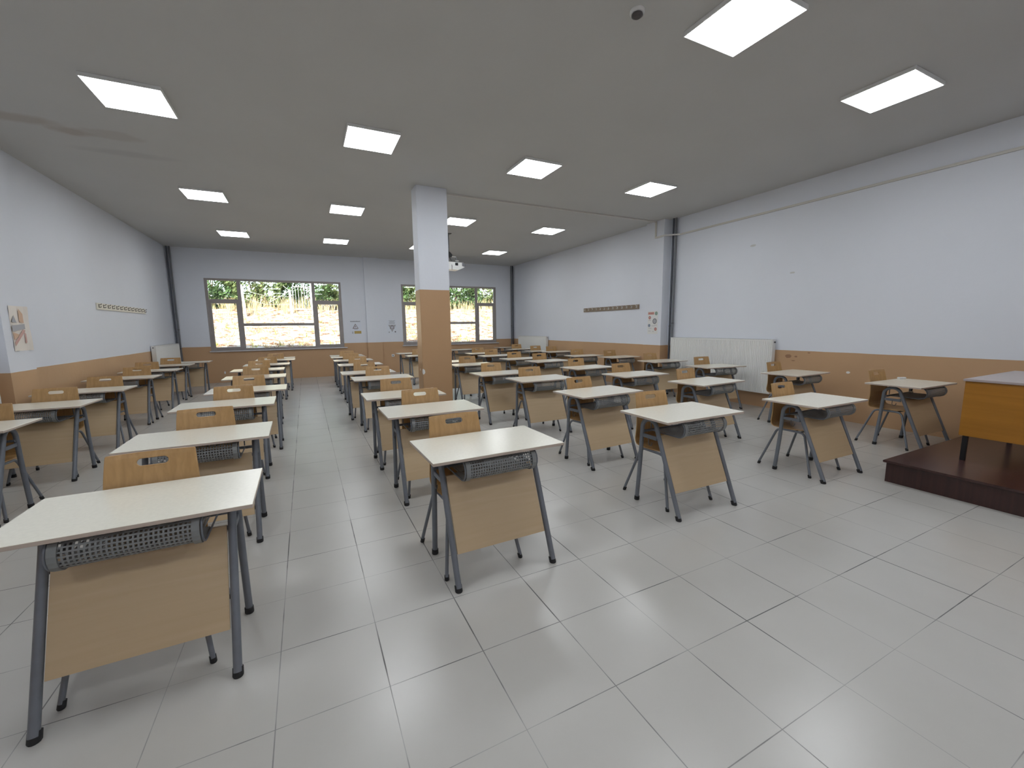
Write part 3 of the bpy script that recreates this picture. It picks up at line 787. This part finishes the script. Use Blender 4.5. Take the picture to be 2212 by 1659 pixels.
t = thing('warning_poster', 'white notice with four text lines over a warning triangle, right of the wall pilaster', 'poster', (2.815, YB, 1.29), 0, 'warning notices on the window wall')
MB().box(-.165, .165, -.002, 0, 0, .46).build('sheet', m_paper, t)
b = MB()
for k, (a, c) in enumerate(((-.10, .10), (-.07, .07), (-.10, .10), (-.095, .09))): scribble(b, a, c, .425 - k * .03, .016, y, 0, rnd)
b.add([(-.125, y, .30), (.125, y, .30), (0, y, .06)], [(0, 1, 2)], 2)
tri(b, 0, .235, .13, y - .0004, 1, .008); b.add([(-.05, y - .0003, .185), (.05, y - .0003, .185), (0, y - .0003, .275)], [(0, 1, 2)], 4)
disc(b, 0, .22, .012, y - .0008, 1)
disc(b, -.10, .06, .022, y, 2); disc(b, .10, .07, .024, y, 0)
b.build('print', [m_ink, m_inkbr, m_inkl, m_inky, m_paper], t)

t = thing('illustrated_poster', 'small poster with round coloured pictures on the right wall near the corner', 'poster', (XPR, 3.69, 1.275), -PI / 2)
t.rotation_euler = (0, 0, -PI / 2)
MB().box(-.15, .15, -.002, 0, 0, .51).build('sheet', m_plw, t)
b = MB()
rect(b, -.14, .04, .43, .49, y, 4); scribble(b, -.13, .03, .45, .025, y - .0003, 1, rnd); disc(b, .10, .455, .042, y, 3)
disc(b, -.09, .365, .036, y, 1); disc(b, -.09, .365, .02, y - .0003, 4); disc(b, .06, .285, .062, y, 0); disc(b, .06, .285, .045, y - .0003, 5)
disc(b, -.10, .19, .036, y, 2); disc(b, .09, .11, .036, y, 1); disc(b, .09, .11, .018, y - .0003, 4)
for (a, c, z) in ((-.12, -.05, .30), (-.03, .06, .175), (.05, .13, .19), (-.12, -.03, .12), (-.12, -.05, .06), (.0, .05, .05)): scribble(b, a, c, z, .014, y, 5, rnd)
b.build('print', [m_ink, m_inkred, m_inkblue, m_inkgreen, m_inkpink, m_inkl], t)

t = thing('torn_poster', 'pink and white poster sheets curling on the left wall by the near corner', 'poster', (XPL, 3.74, 1.27), PI / 2)
b = MB(); vs = []
for j in range(7):
    z = .53 * j / 6
    for i in range(9):
        u = i / 8; x = -.15 + .32 * u
        vs.append((x, -.004 - (.022 * (u - .85) / .15 if u > .85 else 0) - .004 * math.sin(j * 1.3 + i * .8), z))
b.add(vs, [(j * 9 + i, j * 9 + i + 1, j * 9 + i + 10, j * 9 + i + 9) for j in range(6) for i in range(8)])
o = b.build('sheet', m_paper2, t); md = o.modifiers.new('s', 'SOLIDIFY'); md.thickness = .001
b = MB(); yy = -.0125
b.add([(-.15, yy, .23), (.10, yy, .26), (.10, yy, .32), (-.15, yy, .30)], [(0, 1, 2, 3)], 0)
b.add([(-.14, yy, .34), (-.05, yy, .33), (-.09, yy, .42)], [(0, 1, 2)], 0)
b.add([(.10, yy, .24), (.05, yy, .25), (-.14, yy, .10), (-.13, yy, .06)], [(0, 1, 2, 3)], 1)
b.add([(.09, yy, .44), (.02, yy, .50), (.0, yy, .34), (.09, yy, .33)], [(0, 1, 2, 3)], 2)
b.add([(-.02, yy, .19), (-.14, yy, .22), (-.14, yy, .13)], [(0, 1, 2)], 3)
b.add([(.10, yy, .20), (.07, yy, .22), (.07, yy, .08), (.10, yy, .10)], [(0, 1, 2, 3)], 1)
b.build('print', [m_inkl, m_inkpink, m_inkpeach, m_inkpeach], t)
b = MB().box(.172, .225, -.012, -.010, .02, .50)
b.build('loose_strip', m_paper, t)

# power socket on the window wall
t = thing('power_socket', 'small white power socket low on the window wall', 'power socket', (2.80, YB, .53))
MB().bbox(-.045, .045, -.012, 0, 0, .09, .003).build('plate', m_plw, t)
MB().cyl((0, -.0122, .045), (0, -.0135, .045), .02, 18).build('socket_well', m_ink, t)

# ------------------------------------------------------------------ projector hanging behind the pillar
t = thing('projector', 'white ceiling projector with dark vents hanging just beyond the pillar', 'projector', (3.445, 6.55, ZC), math.radians(0))
zb = -0.80
MB().bbox(-.07, .07, -.07, .07, -.012, 0, .003).build('ceiling_plate', m_black, t)
MB().box(-.02, .015, -.02, .02, zb + .30, -.012).build('pole', m_pipe, t)
MB().prism([(-.03, zb + .39), (.03, zb + .37), (.085, zb + .31), (.065, zb + .25), (-.03, zb + .24)], (-.04, .04), 'y').build('mount_head', m_black, t)
MB().tube([(.05, 0, zb + .275), (.18, 0, zb + .268)], .013, 10).build('arm', m_hook, t)
MB().tube([(.18, 0, zb + .27), (.185, 0, zb + .22), (.21, 0, zb + .175), (.21, 0, zb + .12)], .010, 10).build('bracket', m_pipe2, t)
MB().tube([(.17, 0, zb + .18), (.25, 0, zb + .178)], .012, 10).build('arm', m_hook, t)
b = MB(); b.prism([(-.12, zb + .13), (.32, zb + .12), (.375, zb + .07), (.355, zb + .015), (.21, zb - .05), (-.12, zb - .045)], (-.15, .13), 'y')
body = b.build('body', m_plw, t)
MB().bbox(.11, .185, -.156, -.148, zb + .045, zb + .11, .004).build('lens', m_black, t)
MB().prism([(.285, zb + .118), (.32, zb + .117), (.372, zb + .07), (.353, zb + .022), (.285, zb + .04)], (-.154, -.145), 'y').build('side_vent', m_ink, t)
MB().tube([(.02, -.02, zb + .25), (.03, -.10, zb + .16), (.025, -.165, zb + .02), (.02, -.165, zb - .06)], .006, 8).build('cable', m_black, t)

# ------------------------------------------------------------------ the slope outside
m_earth = bpy.data.materials.new('dry_grass_ground'); m_earth.use_nodes = True
t_ = m_earth.node_tree; b_ = t_.nodes['Principled BSDF']
g_ = N(t_, 'ShaderNodeNewGeometry'); mp_ = N(t_, 'ShaderNodeMapping'); mp_.inputs['Scale'].default_value = (1, 1, 2.5); t_.links.new(g_.outputs['Position'], mp_.inputs[0])
n_ = N(t_, 'ShaderNodeTexNoise'); n_.inputs['Scale'].default_value = 3.0; n_.inputs['Detail'].default_value = 8; n_.inputs['Roughness'].default_value = .7; t_.links.new(mp_.outputs[0], n_.inputs['Vector'])
r_ = N(t_, 'ShaderNodeValToRGB'); e = r_.color_ramp.elements
e[0].position = .36; e[0].color = (.10, .05, .03, 1); e[1].position = .58; e[1].color = (.60, .57, .45, 1)
k_ = r_.color_ramp.elements.new(.44); k_.color = (.30, .17, .10, 1)
t_.links.new(n_.outputs['Fac'], r_.inputs[0]); t_.links.new(r_.outputs[0], b_.inputs['Base Color']); b_.inputs['Roughness'].default_value = .95
b_.inputs['Specular IOR Level'].default_value = 0.1
m_straw = mat('dry_straw', (.62, .50, .28), .9, spec=.1, noise=.2, nscale=4)
m_weed = mat('yellow_green_weed', (.42, .45, .12), .9, spec=.1, noise=.2, nscale=4)
m_twig = mat('reddish_twig', (.22, .12, .09), .9, spec=.1)
m_leaf = mat('hedge_leaf', (.085, .15, .055), .7, spec=.2, noise=.35, nscale=3)
m_leaf2 = mat('pale_hedge_leaf', (.17, .22, .09), .7, spec=.2, noise=.35, nscale=3)
m_conc = mat('pale_fence_post', (.62, .60, .58), .8)
m_gate = mat('faded_gate_paint', (.52, .50, .50), .6)

def zg(x, y):
    d = y - 11.05
    base = 0.35 + 0.205 * d if d < 10.5 else 0.35 + 0.205 * 10.5 + 0.10 * (d - 10.5)
    return base + 0.07 * math.sin(x * 1.1 + y * .7) + .04 * math.sin(x * 2.9 - y * 1.7) + .05 * math.sin(y * 2.1)
b = MB(); nx, ny = 70, 60; vs = []
for j in range(ny + 1):
    for i in range(nx + 1):
        x = -16 + 46 * i / nx; y = 11.07 + 26 * (j / ny) ** 1.3
        vs.append((x, y, zg(x, y)))
for j in range(ny + 1):
    pass
fs = [(j * (nx + 1) + i, j * (nx + 1) + i + 1, (j + 1) * (nx + 1) + i + 1, (j + 1) * (nx + 1) + i) for j in range(ny) for i in range(nx)]
b.add(vs, fs, 0, True)
setp(b.build('ground', m_earth), kind='structure')

rg = random.Random(11)
def tufts(n, x0, x1, y0, y1, h0, h1, nb, lean, wd):
    b = MB()
    for _ in range(n):
        x = rg.uniform(x0, x1); y = rg.uniform(y0, y1); z = zg(x, y) - .02
        for k in range(nb):
            a = rg.uniform(0, 2 * PI); h = rg.uniform(h0, h1); l = rg.uniform(0, lean) * h; dx, dy = math.cos(a) * l, math.sin(a) * l
            px, py = x + rg.uniform(-.08, .08), y + rg.uniform(-.08, .08); q = wd
            ax, ay = math.cos(a + PI / 2) * q, math.sin(a + PI / 2) * q
            b.add([(px - ax, py - ay, z), (px + ax, py + ay, z), (px + dx * .5 + ax * .6, py + dy * .5 + ay * .6, z + h * .6), (px + dx, py + dy, z + h)], [(0, 1, 2, 3)])
    return b
setp(tufts(1500, -7, 17, 11.6, 21, .06, .22, 5, .9, .012).build('dry_grass', m_straw), label='short dry straw grass over the sunny slope outside', category='grass', kind='stuff')
setp(tufts(260, -7, 17, 11.6, 19, .08, .25, 6, .8, .016).build('green_weeds', m_weed), label='yellow green weeds dotted over the slope outside', category='weeds', kind='stuff')
setp(tufts(520, -7, 18, 20.0, 22.4, .25, .75, 6, .35, .012).build('tall_dry_grass', m_straw), label='tall dry grass at the foot of the hedge outside', category='grass', kind='stuff')
setp(tufts(260, -7, 18, 12.0, 20, .05, .2, 4, 1.6, .01).build('brown_twigs', m_twig), label='brown twigs and dead stalks scattered on the slope outside', category='twigs', kind='stuff')

def bush(x, y, w_, h, d, n, ml, label):
    t = thing('bush', label, 'bush', (x, y, zg(x, y)), 0, 'hedge bushes at the top of the slope')
    b = MB()
    for _ in range(n):
        # shell-weighted point in a lumpy ellipsoid
        while True:
            p = Vector((rg.uniform(-1, 1), rg.uniform(-1, 1), rg.uniform(-1, 1)))
            if .25 < (abs(p.x) ** 4 + abs(p.y) ** 4 + abs(p.z) ** 4) < 1: break
        lump = 1 + .18 * math.sin(p.x * 7 + x) * math.cos(p.z * 6 + y)
        q = Vector((p.x * w_ / 2 * lump, p.y * d / 2 * lump, h / 2 + p.z * h / 2 * lump))
        if q.z < .05: continue
        s = rg.uniform(.06, .13); a = Vector((rg.uniform(-1, 1), rg.uniform(-1, 1), rg.uniform(-1, 1))).normalized(); c = a.orthogonal().normalized()
        e_ = a.cross(c)
        b.add([q - c * s, q - e_ * s * .5, q + c * s, q + e_ * s * .5], [(0, 1, 2, 3)])
    b.build('foliage', ml, t)
    b = MB()
    for k in range(7):
        a = 2 * PI * k / 7; b.tube([(0, 0, -.1), (math.cos(a) * w_ * .15, math.sin(a) * d * .15, h * .4), (math.cos(a) * w_ * .38, math.sin(a) * d * .3, h * .85)], [.025, .015, .006], 6)
    b.build('stems', m_twig, t)
places = ['leftmost', 'second from the left', 'third from the left', 'fourth from the left', 'fifth from the left', 'sixth from the left', 'seventh from the left', 'eighth from the left', 'ninth from the left', 'tenth from the left', 'rightmost']
for k in range(10):
    x = -6.6 + k * 2.3
    bush(x + rg.uniform(-.1, .1), 23.2 + rg.uniform(-.3, .4), 3.0, rg.uniform(3.9, 4.5), 2.4, 6500, m_leaf if k % 2 else m_leaf2, 'leafy green bush in the hedge beyond the slope, %s' % (places[k] if k < 9 else 'rightmost'))

# fence posts, wire and a gate seen through the left window
def post(x, y, h, tilt, label):
    o = MB().bbox(-.05, .05, -.05, .05, -.1, h, .01).build('fence_post', m_conc)
    o.location = (x, y, zg(x, y)); o.rotation_euler = (0, tilt, 0)
    setp(o, label=label, category='fence post', group='pale fence posts outside')
post(-2.30, 20.2, 1.48, -.05, 'leaning pale fence post outside, left of the three seen through the left window')
post(-0.31, 20.2, 1.18, -.04, 'pale fence post outside beside the gate, middle of the three')
post(0.64, 20.2, 1.6, .0, 'tall pale fence post outside at the right side of the gate')
t = thing('gate', 'faded barred metal gate on the slope outside, seen through the left window', 'gate', (-0.22, 20.2, zg(-0.1, 20.2) + .1))
b = MB()
for z in (.12, 1.24): b.tube([(0.0, 0, z), (.79, 0, z)], .018, 8)
for x in (0.0, .79): b.tube([(x, 0, .12), (x, 0, 1.24)], .018, 8)
b.build('gate_frame', m_gate, t)
for k in range(5):
    MB().tube([(.13 + k * .13, 0, .12), (.13 + k * .13, 0, 1.24)], .010, 6).build('bar', m_gate, t)
b = MB(); b.tube([(-.37, 20.2, 3.36), (-1.3, 20.3, 2.78)], .014, 6); b.tube([(-.37, 20.2, 3.40), (-.62, 20.2, 3.62)], .012, 6)
setp(b.build('fence_rail', m_gate), label='slanting broken rail leaning on the middle fence post outside', category='rail')
b = MB()
for z in (.45, .85): b.tube([(-2.34, 20.2, 2.24 + z + .3), (-1.4, 20.2, 2.24 + z + .02), (-.33, 20.2, 2.24 + z)], .006, 5)
setp(b.build('fence_wire', m_gate), label='slack wires strung between the fence posts outside', category='wire')
